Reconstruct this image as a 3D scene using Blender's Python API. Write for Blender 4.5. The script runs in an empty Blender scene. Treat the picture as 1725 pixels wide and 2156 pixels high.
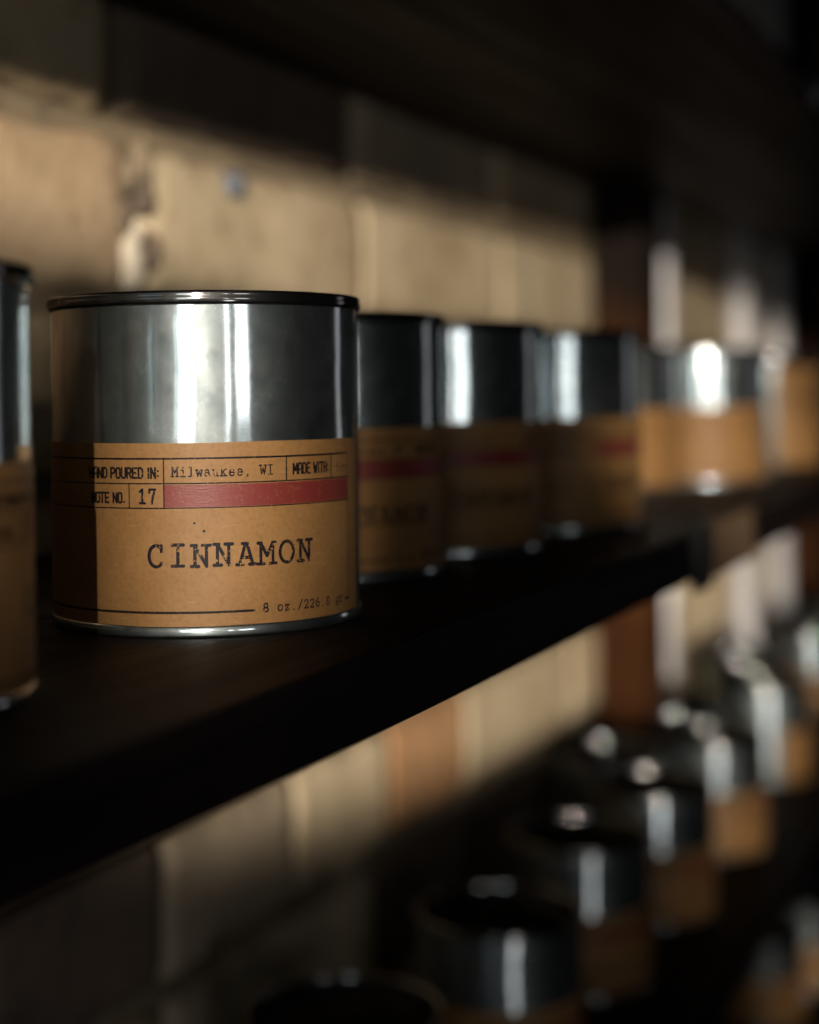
import bpy, bmesh, math, random
import numpy as np
from mathutils import Vector, Matrix, noise
R_ = math.radians
sc = bpy.context.scene
col = sc.collection
rng = random.Random(7)

# ------------------------------------------------------------------ camera
YAW, ROLL = R_(23.356), R_(0.713)
CAM = Vector((-0.3405, -0.2018, 0.0542))
V = Vector((math.cos(YAW), math.sin(YAW), 0))
RR = Vector((math.sin(YAW), -math.cos(YAW), 0))
UP = Vector((0, 0, 1))
cx = RR * math.cos(ROLL) - UP * math.sin(ROLL)
cy = RR * math.sin(ROLL) + UP * math.cos(ROLL)
cd = bpy.data.cameras.new('camera')
cam = bpy.data.objects.new('camera', cd)
col.objects.link(cam)
m = Matrix((cx, cy, -V)).transposed().to_4x4()
m.translation = CAM
cam.matrix_world = m
cd.sensor_fit = 'HORIZONTAL'
cd.sensor_width = 24
cd.lens = 3344.3 / 1725 * 24
cd.shift_y = -(1078 - 828.5) / 1725
cd.clip_start, cd.clip_end = 0.01, 50
cd.dof.use_dof = True
cd.dof.focus_distance = 0.357
cd.dof.aperture_fstop = 4.6
sc.camera = cam

# ------------------------------------------------------------------ world, exposure
w = bpy.data.worlds.new('World')
sc.world = w
w.use_nodes = True
w.node_tree.nodes['Background'].inputs[0].default_value = (0.95, 0.95, 1, 1)
w.node_tree.nodes['Background'].inputs[1].default_value = 0.0012
sc.view_settings.view_transform = 'Standard'
sc.view_settings.look = 'None'
sc.view_settings.exposure = 0
sc.view_settings.gamma = 1

# ------------------------------------------------------------------ lamps
LA = R_(205.3)                              # azimuth of the low key light, seen from the tins
LD = Vector((math.cos(LA), math.sin(LA), 0))
LM = Vector((0.427, -0.904, 0))             # across the beam


def aim(o, target):
    o.rotation_euler = (Vector(target) - o.location).to_track_quat('-Z', 'Y').to_euler()


def spot(name, target, elev, power, half_w, half_h, blend, dist=2.4, size=0.02, color=(1, .9, .76)):  # the low key light split into added spots, each cone cut to one patch
    l = bpy.data.lights.new(name, 'SPOT')
    l.energy, l.color, l.shadow_soft_size, l.spot_blend = power, color, size, blend
    o = bpy.data.objects.new(name, l)
    col.objects.link(o)
    t = Vector(target)
    o.location = t + dist * (LD * math.cos(R_(elev)) + UP * math.sin(R_(elev)))
    aim(o, t)
    l.spot_size = 2 * math.atan(half_h / dist)
    o.scale = (half_w / half_h, 1, 1)
    return o


def area(name, delta, dist, z, sx, sy, radiance, color, target=(0, 0, .05)):
    l = bpy.data.lights.new(name, 'AREA')
    l.shape = 'RECTANGLE'
    l.size, l.size_y = sx, sy
    l.energy = radiance * math.pi * sx * sy
    l.color = color
    o = bpy.data.objects.new(name, l)
    col.objects.link(o)
    a = R_(203.36 + delta)
    o.location = Vector((target[0], target[1], 0)) + dist * Vector((math.cos(a), math.sin(a), 0)) + UP * z
    aim(o, target)
    return o


def on_beam(perp, y, z):                    # the point at depth y that lies perp metres across the beam
    return ((perp + 0.904 * y) / 0.427, y, z)


spot('key_lamp', on_beam(.0045, -.02, .045), 11, 375, .028, .070, .55)
spot('wall_spot', on_beam(.06, .14, .143), 5.2, 375, .46, .074, .3)
spot('left_wall_spot', on_beam(-.118, .14, .100), 5.2, 170, .050, .055, .6)
spot('far_lamp', on_beam(.255, .02, -.002), 7, 290, .150, .085, .4)
spot('low_lamp', on_beam(.235, .12, -.118), 2, 580, .39, .085, .6, 3.2)
spot('low_front_lamp', on_beam(.38, .05, -.220), -2, 430, .17, .042, .6, 3.0, .05)
spot('bottom_lamp', on_beam(.45, .05, -.465), 2, 280, .06, .045, .6, 3.0, .04)
area('window_lamp', -7, 1.1, .10, .23, .34, 3.0, (.88, .97, 1))
area('side_window_lamp', 22, 1.3, .08, .045, .17, 7.0, (1, .97, .93))
area('second_side_window_lamp', 33, 1.3, .08, .22, .15, 4.2, (1, .99, .97))
area('low_strip_lamp', 16, 1.3, -.67, .10, .12, 2.2, (1, .94, .92), (.3, .03, -.2))  # added dim strip under the low panel, for weaker streaks on nearer tins
area('low_panel_lamp', 16, 1.3, -.45, .13, .30, 6.0, (1, .96, .94), (.3, .03, -.2))  # added panel, mirrored as upright streaks in the lower tins
area('cool_panel_lamp', -33, 1.15, .32, .34, .32, .35, (.68, .93, 1))  # added cool panel, mirrored as soft grey in the front tin's metal
area('room_window_lamp', 124, 1.7, .05, .20, .7, .45, (1, .93, .95))


# ------------------------------------------------------------------ materials
def mat(name):
    m = bpy.data.materials.new(name)
    m.use_nodes = True
    nt = m.node_tree
    return m, nt, nt.nodes['Principled BSDF']


def N(nt, t, **k):
    n = nt.nodes.new(t)
    for a, b in k.items():
        if a in n.inputs:
            n.inputs[a].default_value = b
        else:
            setattr(n, a, b)
    return n


def coords(nt, scale=(1, 1, 1), rand=False):
    tc = N(nt, 'ShaderNodeTexCoord')
    mp = N(nt, 'ShaderNodeMapping')
    mp.inputs['Scale'].default_value = scale
    nt.links.new(tc.outputs['Object'], mp.inputs['Vector'])
    if rand:
        oi = N(nt, 'ShaderNodeObjectInfo')
        mu = N(nt, 'ShaderNodeMath', operation='MULTIPLY')
        mu.inputs[1].default_value = 37
        nt.links.new(oi.outputs['Random'], mu.inputs[0])
        cb = N(nt, 'ShaderNodeCombineXYZ')
        for i in range(3):
            nt.links.new(mu.outputs[0], cb.inputs[i])
        nt.links.new(cb.outputs[0], mp.inputs['Location'])
    return mp.outputs[0]


def tex(nt, vec, scale, detail=4, rough=.55, dist=0):
    n = N(nt, 'ShaderNodeTexNoise')
    n.inputs['Scale'].default_value = scale
    n.inputs['Detail'].default_value = detail
    n.inputs['Roughness'].default_value = rough
    n.inputs['Distortion'].default_value = dist
    nt.links.new(vec, n.inputs['Vector'])
    return n.outputs['Fac']


def ramp(nt, fac, stops):
    r = N(nt, 'ShaderNodeValToRGB')
    e = r.color_ramp.elements
    while len(e) < len(stops):
        e.new(.5)
    for el, (p, c) in zip(e, stops):
        el.position = p
        el.color = (*c, 1) if not isinstance(c, (int, float)) else (c, c, c, 1)
    nt.links.new(fac, r.inputs[0])
    return r.outputs[0]


def mix(nt, fac, a, b, mode='MIX'):
    n = N(nt, 'ShaderNodeMix', data_type='RGBA', blend_type=mode)
    for k, v in ((0, fac), (6, a), (7, b)):
        if hasattr(v, 'default_value'):
            nt.links.new(v, n.inputs[k])
        elif isinstance(v, (int, float)):
            n.inputs[k].default_value = v
        else:
            n.inputs[k].default_value = (*v, 1)
    return n.outputs[2]


def bump(nt, b, h, strength, dist):
    n = N(nt, 'ShaderNodeBump')
    n.inputs['Strength'].default_value = strength
    n.inputs['Distance'].default_value = dist
    nt.links.new(h, n.inputs['Height'])
    nt.links.new(n.outputs[0], b.inputs['Normal'])


def make_tin(name, dirt, lo=(.42, .49, .51), hi=(.54, .60, .61), haze=0.0, edge=1.0):
    m, nt, b = mat(name)
    v = coords(nt)
    b.inputs['Metallic'].default_value = 1
    blot = tex(nt, v, 90, 6, .65)
    fine = tex(nt, v, 900, 3, .6)
    vs = coords(nt, (260, 260, 9))
    streak = tex(nt, vs, 1, 3, .5)
    c = ramp(nt, blot, [(.32, lo), (.62, hi)])
    spk = ramp(nt, tex(nt, v, 430, 5, .75), [(.66, 0.0), (.72, dirt)])
    msk = ramp(nt, tex(nt, v, 60, 2, .5), [(.52, 0.0), (.6, 1.0)])
    spk2 = mix(nt, 1.0, spk, msk, 'MULTIPLY')
    c = mix(nt, spk2, c, (.05, .05, .05))
    nt.links.new(c, b.inputs['Base Color'])
    a = mix(nt, .5, ramp(nt, blot, [(.3, .08), (.7, .13)]), ramp(nt, fine, [(.3, .07), (.75, .14)]))
    r = mix(nt, .35, a, ramp(nt, streak, [(.3, .06), (.7, .16)]))
    nt.links.new(r, b.inputs['Roughness'])
    # soft dents make the reflections waver; hairline scratches run round the tin
    low = tex(nt, v, 34, 2, .4)
    bp = N(nt, 'ShaderNodeBump')
    bp.inputs['Strength'].default_value = .6
    bp.inputs['Distance'].default_value = .0009
    nt.links.new(low, bp.inputs['Height'])
    scr = ramp(nt, tex(nt, coords(nt, (30, 30, 1500)), 1, 3, .6, .3), [(.60, 0.0), (.75, .25)])
    bp2 = N(nt, 'ShaderNodeBump')
    bp2.inputs['Strength'].default_value = .05
    bp2.inputs['Distance'].default_value = .0002
    nt.links.new(mix(nt, .5, mix(nt, .6, fine, streak), scr), bp2.inputs['Height'])
    nt.links.new(bp.outputs[0], bp2.inputs['Normal'])
    nt.links.new(bp2.outputs[0], b.inputs['Normal'])
    b.inputs['Specular Tint'].default_value = (edge, edge, edge, 1)
    if haze:                                # a film of dust and fine scratches spreads part of the reflection
        g = N(nt, 'ShaderNodeBsdfAnisotropic')
        nt.links.new(c, g.inputs['Color'])
        g.inputs['Roughness'].default_value = .50
        ms = N(nt, 'ShaderNodeMixShader')
        nt.links.new(ramp(nt, tex(nt, v, 150, 6, .7), [(.3, haze * .6), (.7, haze * 1.3)]), ms.inputs[0])
        nt.links.new(b.outputs[0], ms.inputs[1])
        nt.links.new(g.outputs[0], ms.inputs[2])
        nt.links.new(ms.outputs[0], nt.nodes['Material Output'].inputs[0])
    return m


TIN = make_tin('tinplate', .9, haze=.22)
RIM = make_tin('tinplate_rim', .5, (.17, .17, .17), (.25, .248, .245), .12, .35)

LIDM, nt, b = mat('dull_lid')
v = coords(nt)
b.inputs['Metallic'].default_value = 1
nt.links.new(ramp(nt, tex(nt, v, 120, 5), [(.3, (.028, .028, .028)), (.7, (.05, .05, .049))]), b.inputs['Base Color'])
nt.links.new(ramp(nt, tex(nt, v, 300, 4), [(.3, .42), (.7, .52)]), b.inputs['Roughness'])
b.inputs['Specular Tint'].default_value = (.12, .12, .12, 1)


def kraft_color(nt):
    v = coords(nt)
    f1 = tex(nt, v, 55, 5, .6)
    f2 = tex(nt, v, 900, 4, .7)
    vf = coords(nt, (300, 300, 1400))
    f3 = tex(nt, vf, 1, 2, .5, 1.5)
    c = ramp(nt, f1, [(.3, (.215, .106, .034)), (.7, (.265, .138, .048))])
    c = mix(nt, ramp(nt, f2, [(.36, .28), (.52, 0.0)]), c, (.12, .056, .018))
    c = mix(nt, ramp(nt, f3, [(.62, 0.0), (.75, .45)]), c, (.36, .22, .11))
    return c, f2, f3


KRAFT, nt, b = mat('kraft_paper')
c, f2, f3 = kraft_color(nt)
nt.links.new(c, b.inputs['Base Color'])
b.inputs['Roughness'].default_value = .55
b.inputs['Specular IOR Level'].default_value = .3
bump(nt, b, mix(nt, .5, f2, f3), .18, .0003)


CARD, nt, b = mat('brown_card')
v = coords(nt)
nt.links.new(ramp(nt, tex(nt, v, 300, 5), [(.3, (.085, .048, .022)), (.7, (.12, .070, .034))]), b.inputs['Base Color'])
b.inputs['Roughness'].default_value = .7


def ink(name, colr, wear, lo, spec=.12):
    m, nt, b = mat(name)
    k, f2, f3 = kraft_color(nt)
    v = coords(nt)
    wv = ramp(nt, mix(nt, .5, tex(nt, v, 520, 4, .7), tex(nt, v, 1700, 3, .6)), [(lo, 0.0), (lo + .1, wear)])
    c = mix(nt, wv, colr, k)
    nt.links.new(c, b.inputs['Base Color'])
    b.inputs['Roughness'].default_value = .5
    b.inputs['Specular IOR Level'].default_value = spec
    bump(nt, b, mix(nt, .5, f2, f3), .3, .0004)
    return m


INK = ink('stamped_ink', (.010, .008, .011), .6, .56)
INK2 = ink('printed_ink', (.009, .007, .007), .35, .60)
RED = ink('red_ink', (.155, .020, .017), .30, .52, .4)


def wood(name, c0, c1, rough):
    m, nt, b = mat(name)
    v = coords(nt, (3, 60, 60))
    g = tex(nt, v, 2, 6, .6, .6)
    v2 = coords(nt)
    d = tex(nt, v2, 40, 4)
    nt.links.new(mix(nt, ramp(nt, d, [(.4, 0.0), (.7, .5)]), ramp(nt, g, [(.3, c0), (.7, c1)]), c0), b.inputs['Base Color'])
    b.inputs['Specular IOR Level'].default_value = .06
    nt.links.new(ramp(nt, g, [(.3, rough - .1), (.7, rough + .15)]), b.inputs['Roughness'])
    bump(nt, b, g, .35, .0006)
    return m


SHELF = wood('dark_stained_wood', (.003, .0021, .0020), (.011, .0065, .0058), .55)

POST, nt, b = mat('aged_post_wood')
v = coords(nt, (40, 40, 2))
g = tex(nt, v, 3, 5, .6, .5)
orange_tone = ramp(nt, g, [(.3, (.026, .0085, .002)), (.7, (.050, .017, .004))])
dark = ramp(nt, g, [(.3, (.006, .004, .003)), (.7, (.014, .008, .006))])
# near black on the upper part, orange brown lower down, with a ragged change
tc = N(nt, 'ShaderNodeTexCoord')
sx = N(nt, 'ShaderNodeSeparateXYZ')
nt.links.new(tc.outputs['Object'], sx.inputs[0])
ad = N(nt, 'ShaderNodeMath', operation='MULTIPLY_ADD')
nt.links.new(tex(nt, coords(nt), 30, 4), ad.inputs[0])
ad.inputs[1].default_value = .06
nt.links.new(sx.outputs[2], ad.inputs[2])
nt.links.new(mix(nt, ramp(nt, ad.outputs[0], [(.115, 0.0), (.165, 1.0)]), orange_tone, dark), b.inputs['Base Color'])
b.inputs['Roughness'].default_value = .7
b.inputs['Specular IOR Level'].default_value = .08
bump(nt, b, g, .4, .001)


def plaster(name, c0, c1, stain):
    m, nt, b = mat(name)
    v = coords(nt, rand=True)
    big = tex(nt, v, 16, 5, .55)
    mid = tex(nt, v, 70, 5, .6)
    fine = tex(nt, v, 420, 4, .6)
    c = ramp(nt, big, [(.3, c0), (.7, c1)])
    c = mix(nt, ramp(nt, mid, [(.54, 0.0), (.70, .75)]), c, stain)
    c = mix(nt, ramp(nt, tex(nt, v, 9, 3, .6, .8), [(.50, 0.0), (.68, .45)]), c, stain)
    c = mix(nt, ramp(nt, fine, [(.62, 0.0), (.75, .35)]), c, stain)
    nt.links.new(c, b.inputs['Base Color'])
    b.inputs['Roughness'].default_value = .8
    bump(nt, b, mix(nt, .5, mid, fine), .7, .003)
    return m


CREAM = plaster('cream_brick', (.47, .36, .22), (.56, .45, .30), (.26, .17, .09))
TAN = plaster('tan_brick', (.46, .32, .19), (.52, .38, .24), (.24, .14, .07))
GREY = plaster('greyed_brick', (.36, .28, .19), (.43, .34, .23), (.18, .13, .09))
ORANGE = plaster('orange_brick', (.38, .20, .09), (.46, .26, .125), (.22, .10, .05))
DARKB = plaster('dark_brick', (.10, .075, .05), (.15, .10, .07), (.05, .035, .03))  # darkest brick tone, also on the dark joint lumps
MORT = plaster('mortar', (.16, .12, .075), (.24, .18, .11), (.06, .045, .03))
LUMP = plaster('pale_mortar', (.60, .53, .42), (.66, .58, .46), (.4, .32, .22))

PIPE, nt, b = mat('galvanised_pipe')
v = coords(nt)
b.inputs['Metallic'].default_value = .35
nt.links.new(ramp(nt, tex(nt, v, 60, 5), [(.3, (.58, .56, .57)), (.7, (.70, .68, .69))]), b.inputs['Base Color'])
b.inputs['Roughness'].default_value = .55

BLUE, nt, b = mat('blue_grey_metal')
v = coords(nt)
nt.links.new(ramp(nt, tex(nt, v, 200, 3), [(.3, (.06, .07, .09)), (.7, (.12, .135, .165))]), b.inputs['Base Color'])
b.inputs['Roughness'].default_value = .5

BLACK, nt, b = mat('black_holder')
v = coords(nt)
nt.links.new(ramp(nt, tex(nt, v, 200, 3), [(.3, (.004, .004, .004)), (.7, (.008, .008, .008))]), b.inputs['Base Color'])
b.inputs['Roughness'].default_value = .6


# ------------------------------------------------------------------ object helpers
def obj(name, me, material, parent=None, smooth=False):
    if isinstance(me, bmesh.types.BMesh):
        mesh = bpy.data.meshes.new(name)
        me.to_mesh(mesh)
        me.free()
        me = mesh
    if material and not me.materials:
        me.materials.append(material)
    if smooth:
        for p in me.polygons:
            p.use_smooth = True
    o = bpy.data.objects.new(name, me)
    col.objects.link(o)
    if parent:
        o.parent = parent
    return o


def tag(o, label, cat, group=None, kind=None):
    if label:
        o['label'] = label
    if cat:
        o['category'] = cat
    if group:
        o['group'] = group
    if kind:
        o['kind'] = kind
    return o


def empty(name, loc, label, cat, group=None):
    o = bpy.data.objects.new(name, None)
    o.empty_display_size = .02
    o.location = loc
    col.objects.link(o)
    return tag(o, label, cat, group)


def dup(src, loc, rz, label, group=None):
    r = src.copy()
    col.objects.link(r)
    r.location = loc
    r.rotation_euler = (0, 0, rz)
    r['label'] = label
    if group:
        r['group'] = group
    for ch in list(src.children):
        c = ch.copy()
        col.objects.link(c)
        c.parent = r
        if c.name.startswith('label'):      # no two labels were stuck on at the same height
            c.location.z += rng.uniform(-.0007, .0009)
        for g in list(ch.children):
            d = g.copy()
            col.objects.link(d)
            d.parent = c
    return r


def lathe(profile, seg=128, closed=False):
    bm = bmesh.new()
    rings = []
    for (r, z) in profile:
        if r < 1e-6:
            rings.append([bm.verts.new((0, 0, z))])
        else:
            rings.append([bm.verts.new((r * math.cos(2 * math.pi * i / seg), r * math.sin(2 * math.pi * i / seg), z)) for i in range(seg)])
    pairs = list(zip(rings, rings[1:]))
    if closed:
        pairs.append((rings[-1], rings[0]))
    for a, b in pairs:
        for i in range(seg):
            j = (i + 1) % seg
            if len(a) == 1:
                bm.faces.new((a[0], b[i], b[j]))
            elif len(b) == 1:
                bm.faces.new((a[i], a[j], b[0]))
            else:
                bm.faces.new((a[i], a[j], b[j], b[i]))
    bmesh.ops.recalc_face_normals(bm, faces=bm.faces)
    return bm


def box(x0, x1, y0, y1, z0, z1, bev=0, seg=2):
    bm = bmesh.new()
    bmesh.ops.create_cube(bm, size=1)
    for v in bm.verts:
        v.co = Vector(((x0 + x1) / 2 + v.co.x * (x1 - x0), (y0 + y1) / 2 + v.co.y * (y1 - y0), (z0 + z1) / 2 + v.co.z * (z1 - z0)))
    if bev:
        bmesh.ops.bevel(bm, geom=bm.edges[:], offset=bev, segments=seg, affect='EDGES', profile=.6)
    return bm


# ------------------------------------------------------------------ the brick wall
WY = .14                                    # mean face of the bricks
wall = empty('brick_wall', (0, WY, -.55), 'old cream and orange brick wall with dark joints behind the tin shelves', 'wall')


def child(name, bm, material, parent, smooth=False):
    o = obj(name, bm, material, parent, smooth)
    o.matrix_parent_inverse = Matrix.Translation(-parent.location)
    return o


child('mortar_bed', box(-.5, 2.7, WY + .0065, WY + .10, -.56, .62), MORT, wall)


def brick_mesh(L, H, seed, rough, flat0=False, flat1=False):
    """front face a bent, chipped grid; sides run back into the mortar"""
    nx, nz = max(6, int(L / .008)), 8
    bm = bmesh.new()
    g = []
    for j in range(nz + 1):
        row = []
        for i in range(nx + 1):
            x, z = -L / 2 + L * i / nx, -H / 2 + H * j / nz
            n1 = noise.noise(Vector((x * 22 + seed * 3.1, z * 22, seed)))
            n2 = noise.noise(Vector((x * 75, z * 75, seed * 1.7)))
            e = min(L / 2 + x + flat0, L / 2 - x + flat1, H / 2 - abs(z))
            y = -.0012 * n1 - .0008 * n2 * rough
            if e < .009:
                y += .0026 * (1 - e / .009) ** 2
            if e < 1e-5:
                wob = .003 * rough
                x += wob * noise.noise(Vector((z * 60, seed, 3)))
                z += wob * noise.noise(Vector((x * 60, seed, 9)))
            row.append(bm.verts.new((x, y, z)))
        g.append(row)
    for j in range(nz):
        for i in range(nx):
            bm.faces.new((g[j][i], g[j][i + 1], g[j + 1][i + 1], g[j + 1][i]))
    edge = [g[0][i] for i in range(nx + 1)] + [g[j][nx] for j in range(1, nz + 1)] + [g[nz][i] for i in range(nx - 1, -1, -1)] + [g[j][0] for j in range(nz - 1, 0, -1)]
    back = [bm.verts.new((v.co.x, .05, v.co.z)) for v in edge]
    for i in range(len(edge)):
        k = (i + 1) % len(edge)
        bm.faces.new((edge[i], back[i], back[k], edge[k]))
    bmesh.ops.recalc_face_normals(bm, faces=bm.faces)
    return bm


JW = .012
PITCH = .0685
ZT = .158
courses = {}
# joints along X that the photograph shows, per course counted from the joint at ZT downward
courses[0] = ([-.5, -.02, .187, .394, .60, .80, 1.01, 1.22, 1.43, 1.64, 1.85, 2.06, 2.27, 2.6], {1: TAN, 2: CREAM, 3: CREAM, 4: CREAM})
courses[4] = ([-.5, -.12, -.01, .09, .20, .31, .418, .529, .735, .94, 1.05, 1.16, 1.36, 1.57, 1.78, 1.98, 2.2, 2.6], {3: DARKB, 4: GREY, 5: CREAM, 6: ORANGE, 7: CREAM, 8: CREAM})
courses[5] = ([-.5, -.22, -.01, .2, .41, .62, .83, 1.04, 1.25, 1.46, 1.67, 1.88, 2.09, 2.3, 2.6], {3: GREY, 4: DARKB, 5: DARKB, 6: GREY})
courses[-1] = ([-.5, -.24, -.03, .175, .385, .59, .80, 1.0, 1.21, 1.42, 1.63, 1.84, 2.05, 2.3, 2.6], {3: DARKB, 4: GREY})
palette = [CREAM, CREAM, TAN, CREAM, GREY, ORANGE]
k = 0
for row in range(-6, 10):
    z1 = ZT - row * PITCH
    if row in courses:
        js, special = courses[row]
    else:
        off = rng.uniform(0, .2)
        js = [-.5] + [-.45 + off + .209 * i for i in range(14)] + [2.65]
        special = {}
    for i in range(len(js) - 1):
        wl = JW / 2 if (row != 0 or i in (1, 2)) else .001
        wl2 = JW / 2 if (row != 0 or i in (0, 1)) else .001
        if row == 4:
            wl = wl2 = .0022
        L = js[i + 1] - js[i] - wl - wl2
        if L < .03:
            continue
        k += 1
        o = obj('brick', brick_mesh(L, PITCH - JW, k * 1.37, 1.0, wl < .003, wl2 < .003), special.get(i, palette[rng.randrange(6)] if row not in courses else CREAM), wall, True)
        o.location = Vector(((js[i] + wl + js[i + 1] - wl2) / 2, WY + rng.uniform(-.0015, .0015) * (row != 0), z1 - PITCH / 2)) - wall.location
# mortar crumbs squeezed from the upright joint; dark lumps paint in its shaded holes
for (x, z, s, mm) in [(.181, .106, .0085, LUMP), (.190, .1465, .0075, MORT), (.183, .089, .006, DARKB), (.178, .124, .006, DARKB), (.192, .134, .0075, DARKB), (.196, .112, .007, DARKB), (.185, .117, .005, LUMP), (.181, .140, .006, MORT)]:
    bm = bmesh.new()
    bmesh.ops.create_icosphere(bm, subdivisions=3, radius=1)
    for vv in bm.verts:
        n = noise.noise(vv.co * 1.7 + Vector((x * 90, z * 90, 0)))
        vv.co = vv.co * (1 + .35 * n)
        vv.co = Vector((vv.co.x * s * .6, vv.co.y * s * .8, vv.co.z * s * 1.3))
    o = obj('joint_lump', bm, mm, wall, True)
    o.location = Vector((x, WY + .002, z)) - wall.location

bm = lathe([(0, -.004), (.0022, -.0045), (.0045, -.003), (.0058, 0), (.0062, .004), (.0062, .02), (0, .02)], 32)
o = obj('wall_plug', bm, BLUE, None, True)
o.location = (.261, WY - .001, .1455)
o.rotation_euler = (R_(-90), 0, 0)
tag(o, 'small blue grey plug set in the cream wall above the cinnamon tin', 'wall plug')

# ------------------------------------------------------------------ posts and pipes
def post(x0, x1, label):
    t = empty('upright_post', ((x0 + x1) / 2, .12, -.5), label, 'post', 'wooden uprights against the brick wall')
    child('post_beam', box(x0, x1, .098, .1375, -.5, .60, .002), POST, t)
    return t


# ------------------------------------------------------------------ shelves
TH = .0177
SY0, SY1 = -.0623, .1365
FY2 = -.018                                  # the lower boards sit further back


def shelf(z, label, SY0=-.0623):
    t = empty('shelf_board', (.5, .04, z - TH), label, 'shelf', 'dark wooden shelf boards')
    # long boards laid side by side, split into two runs at the upright
    child('plank', box(-.5, .83, SY0, .0365, z - TH, z, .0012), SHELF, t)
    child('plank', box(-.5, .83, .0375, .0965, z - TH, z, .0012), SHELF, t)
    child('plank', box(-.5, .788, .0975, SY1, z - TH, z, .0012), SHELF, t)
    child('plank', box(.831, 2.5, SY0, .0365, z - TH, z, .0012), SHELF, t)
    child('plank', box(.831, 2.5, .0375, .109, z - TH, z, .0012), SHELF, t)
    return t


shelf(.2207, 'dark upper shelf board overhead, seen from its shadowed underside')
shelf(0, 'dark stained shelf board carrying the cinnamon tin')
shelf(-.26, 'dark lower shelf board carrying the row of lidded tins seen from above', FY2)
shelf(-.50, 'dark bottom shelf board in the lower right corner', FY2)
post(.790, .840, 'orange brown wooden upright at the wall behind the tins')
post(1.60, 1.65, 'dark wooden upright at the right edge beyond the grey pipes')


PX = (.955, 1.249, 1.445)


def pipe(x, r, label, group):
    t = empty('conduit_pipe', (x, WY - .004 - r, -.5), label, 'pipe', group)
    bm = lathe([(r * .8, 0), (r, 0), (r, 1.1), (r * .8, 1.1)], 32, True)
    obj('tube', bm, PIPE, t, True)
    for z in (.10, .89):
        obj('clamp', lathe([(r + .0003, z), (r + .0018, z), (r + .0018, z + .012), (r + .0003, z + .012)], 32, True), PIPE, t, True)


pipe(PX[0], .0085, 'thin pale grey pipe standing nearest to the orange brown upright', 'pale pipes on the wall')
pipe(PX[1], .0125, 'pale grey pipe, left of the pair standing close together', 'pale pipes on the wall')
pipe(PX[2], .0120, 'dimmer grey pipe, right of the pair standing close together', 'pale pipes on the wall')

# ------------------------------------------------------------------ one tin with its label
H, RB = .0779, .0373
CAMDIR = R_(-149.34)                        # where the label's zero lies on the front tin
LR = RB + .0003


def arc_strip(name, material, parent, s0, s1, z0, z1, r, thick=.0003, n=90, uneven=0.0):
    """a sheet wrapped on the tin, s in metres along the arc (grows to the right as seen)"""
    bm = bmesh.new()
    wob = lambda i, k: uneven * noise.noise(Vector((i * .11, k * 5.3, .4)))
    cols_ = []
    for i in range(n + 1):
        a = CAMDIR + (s0 + (s1 - s0) * i / n) / RB
        cols_.append([bm.verts.new(((r + d) * math.cos(a), (r + d) * math.sin(a), z)) for (d, z) in ((-thick, z0 + wob(i, 1)), (0, z0 + wob(i, 1)), (0, z1 + wob(i, 2)), (-thick, z1 + wob(i, 2)))])
    for a, b in zip(cols_, cols_[1:]):
        for q in range(4):
            bm.faces.new((a[q], b[q], b[(q + 1) % 4], a[(q + 1) % 4]))
    bm.faces.new(cols_[0])
    bm.faces.new(cols_[-1][::-1])
    bmesh.ops.recalc_face_normals(bm, faces=bm.faces)
    return obj(name, bm, material, parent, False)


def arcpts(cx_, cy_, rx, ry, a0, a1, n=14):
    return [(cx_ + rx * math.cos(R_(a0 + (a1 - a0) * i / n)), cy_ + ry * math.sin(R_(a0 + (a1 - a0) * i / n))) for i in range(n + 1)]


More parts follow.
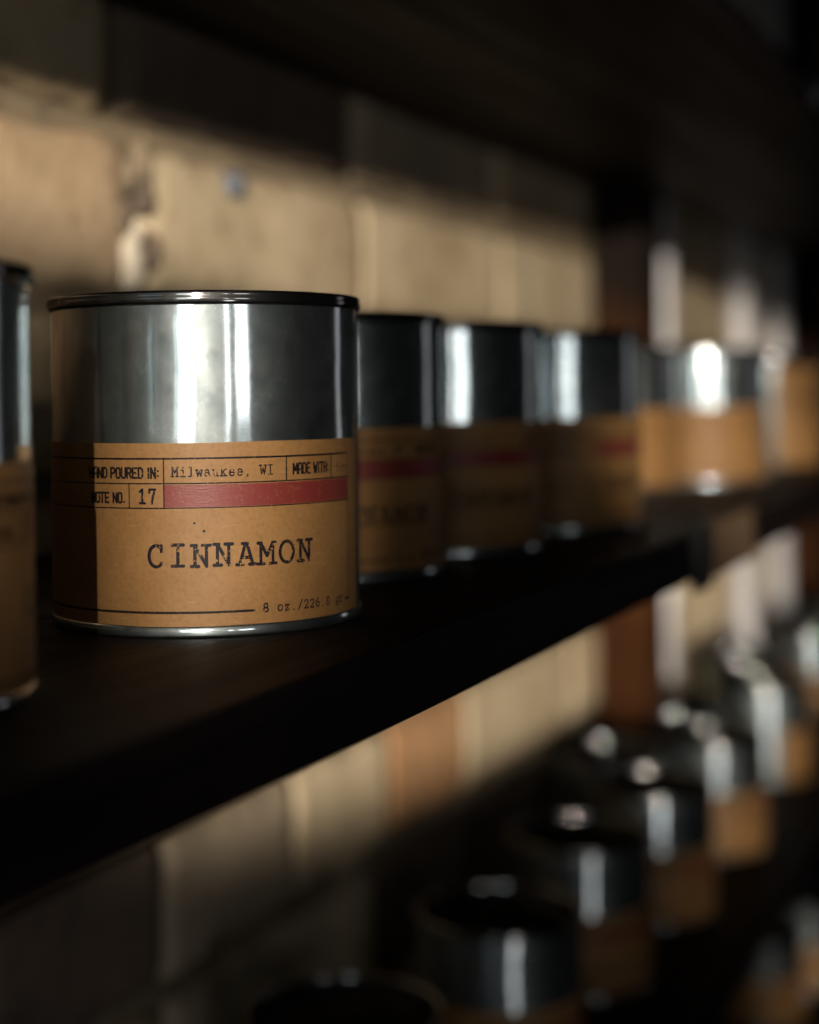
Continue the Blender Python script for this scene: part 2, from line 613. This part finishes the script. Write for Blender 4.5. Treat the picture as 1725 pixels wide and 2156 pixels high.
# typewriter letters: strokes on a cell 1 wide and 1.3 high (capitals), slab serifs
T = {
 'C': [arcpts(.52, .65, .40, .66, 48, 318, 26), [(.80, 1.30), (.80, .95)]],
 'I': [[(.5, 0), (.5, 1.3)], [(.2, 0), (.8, 0)], [(.2, 1.3), (.8, 1.3)]],
 'N': [[(.2, 0), (.2, 1.3)], [(.2, 1.3), (.8, .03)], [(.8, 0), (.8, 1.3)], [(.02, 0), (.4, 0)], [(.02, 1.3), (.28, 1.3)], [(.6, 1.3), (1.0, 1.3)]],
 'A': [[(.14, 0), (.46, 1.3)], [(.86, 0), (.54, 1.3)], [(.3, 1.3), (.56, 1.3)], [(.25, .43), (.75, .43)], [(-.02, 0), (.32, 0)], [(.68, 0), (1.02, 0)]],
 'M': [[(.15, 0), (.15, 1.3)], [(.15, 1.3), (.5, .5)], [(.5, .5), (.85, 1.3)], [(.85, 0), (.85, 1.3)], [(-.02, 0), (.32, 0)], [(.68, 0), (1.02, 0)], [(0, 1.3), (.18, 1.3)], [(.82, 1.3), (1.0, 1.3)]],
 'O': [arcpts(.5, .65, .42, .66, 0, 360, 32)],
 'W': [[(.08, 1.3), (.27, 0)], [(.27, 0), (.5, .9)], [(.5, .9), (.73, 0)], [(.73, 0), (.92, 1.3)], [(-.06, 1.3), (.26, 1.3)], [(.74, 1.3), (1.06, 1.3)]],
 'S': [arcpts(.5, .97, .32, .33, 30, 260, 16) + arcpts(.5, .32, .34, .32, 80, -150, 16)],
 'i': [[(.5, 0), (.5, .88)], [(.24, .88), (.5, .88)], [(.18, 0), (.82, 0)], [(.48, 1.22), (.52, 1.22)]],
 'l': [[(.5, 0), (.5, 1.3)], [(.24, 1.3), (.5, 1.3)], [(.18, 0), (.82, 0)]],
 'w': [[(.1, .88), (.28, 0)], [(.28, 0), (.5, .68)], [(.5, .68), (.72, 0)], [(.72, 0), (.9, .88)], [(-.02, .88), (.28, .88)], [(.72, .88), (1.02, .88)]],
 'a': [arcpts(.46, .26, .32, .26, 90, 360, 20), arcpts(.46, .58, .28, .32, 150, 0, 12), [(.74, .58), (.74, .1), (.84, 0), (.96, 0)], [(.46, .52), (.74, .46)]],
 'u': [[(.2, .88), (.2, .3)], arcpts(.45, .3, .25, .3, 180, 320, 10), [(.72, .88), (.72, 0)], [(.04, .88), (.2, .88)], [(.54, .88), (.72, .88)], [(.72, 0), (.92, 0)]],
 'k': [[(.22, 0), (.22, 1.3)], [(.05, 1.3), (.22, 1.3)], [(.05, 0), (.4, 0)], [(.22, .36), (.7, .88)], [(.4, .54), (.78, 0)], [(.55, .88), (.9, .88)], [(.62, 0), (.95, 0)]],
 'e': [[(.15, .46), (.85, .46)], arcpts(.5, .44, .35, .46, 0, 318, 24)],
 'o': [arcpts(.5, .44, .36, .46, 0, 360, 26)],
 'z': [[(.2, .88), (.8, .88)], [(.8, .88), (.2, 0)], [(.2, 0), (.8, 0)], [(.2, .88), (.2, .68)], [(.8, 0), (.8, .2)]],
 'g': [arcpts(.44, .48, .28, .38, 0, 360, 22), [(.72, .88), (.72, -.1)], arcpts(.44, -.1, .28, .26, 0, -150, 12), [(.72, .88), (.92, .88)]],
 'r': [[(.32, 0), (.32, .88)], [(.12, .88), (.32, .88)], [(.12, 0), (.62, 0)], arcpts(.62, .56, .30, .32, 180, 50, 10)],
 'y': [[(.15, .88), (.5, .05)], [(.85, .88), (.42, -.35)], [(.42, -.35), (.15, -.35)], [(.0, .88), (.34, .88)], [(.66, .88), (1.0, .88)]],
 ',': [[(.5, .08), (.52, .0), (.4, -.24)], [(.46, .08), (.54, .02)]],
 '.': [[(.46, .05), (.54, .05)]],
 '/': [[(.15, -.15), (.85, 1.4)]],
 '1': [[(.5, 0), (.5, 1.3)], [(.5, 1.3), (.22, 1.08)], [(.2, 0), (.8, 0)]],
 '7': [[(.16, 1.3), (.84, 1.3)], [(.84, 1.3), (.56, .7), (.44, 0)], [(.16, 1.3), (.16, 1.02)]],
 '8': [arcpts(.5, .97, .29, .33, 0, 360, 24), arcpts(.5, .33, .36, .34, 0, 360, 26)],
 '2': [arcpts(.5, .94, .34, .36, 165, -35, 16) + [(.16, 0)], [(.16, 0), (.84, 0)], [(.84, 0), (.84, .2)]],
 '6': [arcpts(.5, .40, .35, .40, 0, 360, 26), arcpts(.85, .42, .70, .92, 180, 105, 12)],
 ' ': [],
}
# narrow block letters for the printed captions
B = {
 'H': [[(.12, 0), (.12, 1)], [(.62, 0), (.62, 1)], [(.12, .5), (.62, .5)]],
 'A': [[(.1, 0), (.1, .7), (.2, 1), (.54, 1), (.64, .7), (.64, 0)], [(.1, .4), (.64, .4)]],
 'N': [[(.12, 0), (.12, 1)], [(.12, 1), (.62, 0)], [(.62, 0), (.62, 1)]],
 'D': [[(.12, 0), (.12, 1), (.45, 1), (.62, .8), (.62, .2), (.45, 0), (.12, 0)]],
 'P': [[(.12, 0), (.12, 1), (.5, 1), (.62, .88), (.62, .58), (.5, .46), (.12, .46)]],
 'O': [[(.12, .15), (.12, .85), (.24, 1), (.5, 1), (.62, .85), (.62, .15), (.5, 0), (.24, 0), (.12, .15)]],
 'U': [[(.12, 1), (.12, .15), (.24, 0), (.5, 0), (.62, .15), (.62, 1)]],
 'R': [[(.12, 0), (.12, 1), (.5, 1), (.62, .88), (.62, .62), (.5, .5), (.12, .5)], [(.4, .5), (.64, 0)]],
 'E': [[(.6, 1), (.12, 1), (.12, 0), (.6, 0)], [(.12, .5), (.5, .5)]],
 'I': [[(.2, 0), (.2, 1)]],
 'M': [[(.12, 0), (.12, 1), (.42, .3), (.72, 1), (.72, 0)]],
 'W': [[(.1, 1), (.24, 0), (.42, .7), (.60, 0), (.74, 1)]],
 'T': [[(.05, 1), (.65, 1)], [(.35, 0), (.35, 1)]],
 ':': [[(.18, .2), (.2, .2)], [(.18, .7), (.2, .7)]],
 '.': [[(.18, .08), (.2, .08)]],
 ' ': [],
}
BW = {'I': .4, ':': .36, '.': .36, 'M': .84, 'W': .84, ' ': .42}
CELL = .00006
S0, S1, Z0, Z1 = -.075, .0435, .0, .0445
NX, NZ = int((S1 - S0) / CELL), int((Z1 - Z0) / CELL)
gs = S0 + (np.arange(NX) + .5) * CELL
gz = Z0 + (np.arange(NZ) + .5) * CELL


def stroke(mask, pts, hw):
    for (xa, ya), (xb, yb) in zip(pts, pts[1:]):
        i0, i1 = np.searchsorted(gs, [min(xa, xb) - hw * 1.6, max(xa, xb) + hw * 1.6])
        j0, j1 = np.searchsorted(gz, [min(ya, yb) - hw * 1.6, max(ya, yb) + hw * 1.6])
        if i1 <= i0 or j1 <= j0:
            continue
        X, Y = np.meshgrid(gs[i0:i1], gz[j0:j1])
        dx, dy = xb - xa, yb - ya
        L2 = dx * dx + dy * dy + 1e-18
        t = np.clip(((X - xa) * dx + (Y - ya) * dy) / L2, 0, 1)
        mask[j0:j1, i0:i1] |= np.hypot(X - xa - t * dx, Y - ya - t * dy) <= hw


def typed(mask, text, s0, s1, z, cap, hw, tilt=0, jitter=0.0):
    n = len(text)
    adv = (s1 - s0) / (n - 1 + .84)
    wd = adv * .84
    for i, ch in enumerate(text):
        dx, dz = rng.uniform(-1, 1) * jitter, rng.uniform(-1, 1) * jitter
        for st in T[ch]:
            stroke(mask, [(s0 + i * adv + x * wd + dx, z + y / 1.3 * cap + dz + tilt * (i * adv + x * wd)) for x, y in st], hw)


def block(mask, text, s1, z, cap, width, hw):
    tot = sum(BW.get(c, .74) for c in text)
    k = width / tot
    s = s1 - width
    for c in text:
        for st in B[c]:
            stroke(mask, [(s + x * k, z + y * cap) for x, y in st], hw)
        s += BW.get(c, .74) * k


def smooth_noise(shape, cell, seed):
    r = np.random.RandomState(seed)
    h, wd = shape[0] // cell + 3, shape[1] // cell + 3
    a = r.rand(h, wd)
    yy, xx = np.arange(shape[0]) / cell, np.arange(shape[1]) / cell
    y0, x0 = yy.astype(int), xx.astype(int)
    fy, fx = (yy - y0)[:, None], (xx - x0)[None]
    fy, fx = fy * fy * (3 - 2 * fy), fx * fx * (3 - 2 * fx)
    return (a[y0][:, x0] * (1 - fx) + a[y0][:, x0 + 1] * fx) * (1 - fy) + (a[y0 + 1][:, x0] * (1 - fx) + a[y0 + 1][:, x0 + 1] * fx) * fy


def print_mesh(name, mask, material, parent, r, thick=.00002):
    """inked cells joined along the rows into thin tiles wrapped on the tin"""
    vs, fs = [], []
    maxrun = 14
    for j in range(mask.shape[0]):
        rowm = mask[j]
        if not rowm.any():
            continue
        d = np.diff(np.concatenate([[0], rowm.astype(np.int8), [0]]))
        for a, b_ in zip(np.where(d == 1)[0], np.where(d == -1)[0]):
            i = a
            while i < b_:
                e = min(b_, i + maxrun)
                n = len(vs)
                for (ii, jj) in ((i, j), (e, j), (e, j + 1), (i, j + 1)):
                    an = CAMDIR + (S0 + ii * CELL) / RB
                    vs.append((r * math.cos(an), r * math.sin(an), Z0 + jj * CELL))
                fs.append((n, n + 1, n + 2, n + 3))
                i = e
    me = bpy.data.meshes.new(name)
    me.from_pydata(vs, [], fs)
    return obj(name, me, material, parent, False)


def build_tin():
    t = empty('metal_tin', (0, 0, 0), 'sharp cinnamon tin with a kraft paper label, in focus at the front of the shelf', 'tin', 'kraft labelled tins on the shelves')
    obj('body', lathe([(RB, .0028), (RB, .02), (RB, .045), (RB, .0749)], 160), TIN, t, True)
    obj('base_rim', lathe([(.034, .0030), (.0345, .0006), (.0358, 0), (.0372, .0001), (.0378, .0004), (.0379, .0007), (.0379, .0023), (.0377, .0026), (.03745, .0027), (.0372, .0030)], 160), TIN, t, True)
    obj('top_rim', lathe([(.0371, .0748), (.0376, .0748), (.0381, .0750), (.03835, .0755), (.03840, .0764), (.03825, .0768), (.03830, .0771), (.03825, .0776), (.0379, .07795), (.0373, .0780), (.0367, .0778), (.0364, .0772), (.0363, .0748)], 160), RIM, t, True)
    obj('lid', lathe([(.0363, .0752), (.0345, .0748), (.0338, .0742), (.0331, .0746), (.0318, .0747), (.0312, .0738), (.0306, .0720), (.0300, .0716), (.027, .07115), (.023, .07060), (.018, .07005), (.012, .06958), (.006, .06928), (0, .0692)], 128), LIDM, t, True)
    lab = arc_strip('label', KRAFT, t, -.078, .0462, .0027, .0438, LR, uneven=.00022)
    # the red block
    arc_strip('red_bar', RED, lab, -.0096, .0401, .0294, .0344, LR + .00003, .00002, 60)
    m = np.zeros((NZ, NX), bool)
    line = lambda p, q, hw=.00011: stroke(m, [p, q], hw)
    line((-.068, .0403), (.0402, .0403), .00022)
    line((-.068, .0347), (.0402, .0347), .00014)
    line((-.068, .0292), (-.0094, .0292), .00015)
    line((-.0094, .0292), (.0402, .0292), .00011)
    line((-.0097, .0292), (-.0097, .0403), .00014)
    line((.0185, .0347), (.0185, .0403), .00015)
    line((.0325, .0347), (.0325, .0403), .00013)
    line((-.0180, .0292), (-.0180, .0347), .00013)
    line((.0402, .0058), (.0402, .0403), .00011)
    line((-.068, .0058), (-.068, .0403), .00011)
    line((-.068, .0058), (.0102, .0058), .00026)
    line((.0383, .0058), (.0402, .0058), .00026)
    block(m, 'HAND POURED IN:', -.0107, .0360, .0022, .0188, .00024)
    block(m, 'NOTE NO.', -.0190, .0304, .0022, .0098, .00024)
    block(m, 'MADE WITH:', .0315, .0362, .0023, .0113, .00023)
    wear = smooth_noise(m.shape, 5, 3) * .6 + smooth_noise(m.shape, 2, 4) * .4
    print_mesh('printed_lines', m & (wear < .80), INK2, lab, LR + .00007)
    m = np.zeros((NZ, NX), bool)
    typed(m, 'Milwaukee, WI', -.0079, .0152, .0363, .0021, .00016, 0, .00004)
    typed(m, '17', -.0158, -.0113, .0303, .0031, .00027, 0, .00005)
    typed(m, 'CINNAMON', -.0137, .0255, .0162, .0047, .00038, 0, .00012)
    typed(m, '8 oz./226.8 gr', .0122, .0368, .0052, .0019, .00017, 0, .00006)
    typed(m, 'Soy', .0346, .0392, .0362, .0018, .00010, 0, .00004)
    for (s, z, q) in ((-.0030, .0258, .00022), (-.0009, .0240, .00027)):
        stroke(m, [(s, z), (s + .0001, z)], q)
    m = m.copy()
    wear = smooth_noise(m.shape, 9, 5) * .5 + smooth_noise(m.shape, 4, 6) * .5
    ext = smooth_noise(m.shape, 26, 8)
    m &= wear < (.80 - .16 * (ext > .6))
    print_mesh('stamped_text', m, INK, lab, LR + .00009)
    return t


G = 'kraft labelled tins on the shelves'
tin = build_tin()


def place(x, y, z, rot_deg, label):
    return dup(tin, (x, y, z), R_(rot_deg), label, G)


place(-.1217, .0083, 0, 100, 'blurred tin cut by the left edge of the photo, beside the cinnamon tin')
place(.0961, .0166, 0, 12, 'dark shadowed tin directly behind the cinnamon tin on its right')
place(.1744, .0108, 0, 12, 'second tin behind the cinnamon tin, white streak on dark metal over a shadowed label')
place(.2704, .0021, 0, 33, 'blurred tin with a red bar, in front of the set back grey tin')
place(.505, .043, 0, 118, 'blurred tin set back toward the wall, grey metal over an orange label')
place(.5844, .0112, 0, 72, 'blurred sunlit tin with a wide white glare, before the paper canister')
Z2 = -.26
place(.208, .066, Z2, 0, 'nearest tin of the lower shelf, only its dark lid at the bottom edge')
place(.3427, .0515, Z2, 20, 'second tin of the lower shelf, dark lid with a pale glint, grey body')
place(.4774, .055, Z2, 10, 'third tin of the lower shelf, bluish dim metal under its dark lid')
place(.598, .0478, Z2, 30, 'fourth tin of the lower shelf with a pale upright streak over amber paper')
place(.7433, .0441, Z2, 50, 'fifth tin of the lower shelf, small bright amber patch of paper showing')
place(.9525, .0489, Z2, 124, 'white streaked tin of the lower shelf standing after the break in the row')
place(1.229, .055, Z2, 35, 'farthest bright tin of the lower shelf at the right edge')
place(.671, .0985, Z2, 80, 'back row tin of the lower shelf, lid peeping between the fourth and fifth tins')
place(.845, .0985, Z2, 100, 'back row tin of the lower shelf, lid glinting past the fifth tin')
place(1.455, .060, Z2, 35, 'faint tin of the lower shelf beyond the farthest bright one')
place(1.09, .0985, Z2, 100, 'back row tin of the lower shelf between the two bright right hand tins')
Z3 = -.50
place(1.17, .055, Z3, 30, 'tin of the bottom shelf in the lower right corner, amber label')
place(1.07, .075, Z3, 30, 'tin of the bottom shelf peeping below the dark board edge')

# the last one on the front shelf is covered in kraft paper up to its lid
t = empty('paper_canister', (.800, .012, 0), 'kraft paper canister with a grey lid at the right edge, last on the front shelf', 'canister')
obj('tube', lathe([(RB - .0002, .0008), (RB, .0012), (RB, .0710)], 96), TIN, t, True)
arc_strip('paper_wrap', KRAFT, t, .004, .222, .0016, .0688, LR, n=140)
obj('lid', lathe([(RB + .0004, .0690), (RB + .0010, .0692), (RB + .0010, .0772), (RB + .0004, .0779), (.034, .0779), (.0335, .0768), (0, .0768)], 96), RIM, t, True)
obj('base_rim', lathe([(.034, .0012), (.0345, .0004), (.037, 0), (RB + .0006, .0006), (RB + .0006, .0011), (RB, .0014)], 96), RIM, t, True)

t.rotation_euler.z = R_(-20)

# ------------------------------------------------------------------ small things on the shelf edge
t = empty('shelf_tag', (.315, SY0 - .001, -.0095), 'small brown card tag on the front edge of the shelf', 'tag')
child('card', box(.272, .358, SY0 - .0014, SY0 - .0006, -.0195, .0025, .0002, 1), CARD, t)
t = empty('tag_holder', (.257, SY0 - .002, -.0095), 'black holder on the shelf edge beside the brown card tag', 'tag holder')
child('plate', box(.243, .270, SY0 - .0030, SY0 - .0006, -.0215, .0028, .0006), BLACK, t)
t = empty('shelf_clip', (.552, SY0 - .002, .212), 'small metal clip on the front edge of the upper shelf', 'clip')
child('plate', box(.546, .558, SY0 - .0028, SY0 - .0006, .2105, .2215, .0006), BLUE, t)
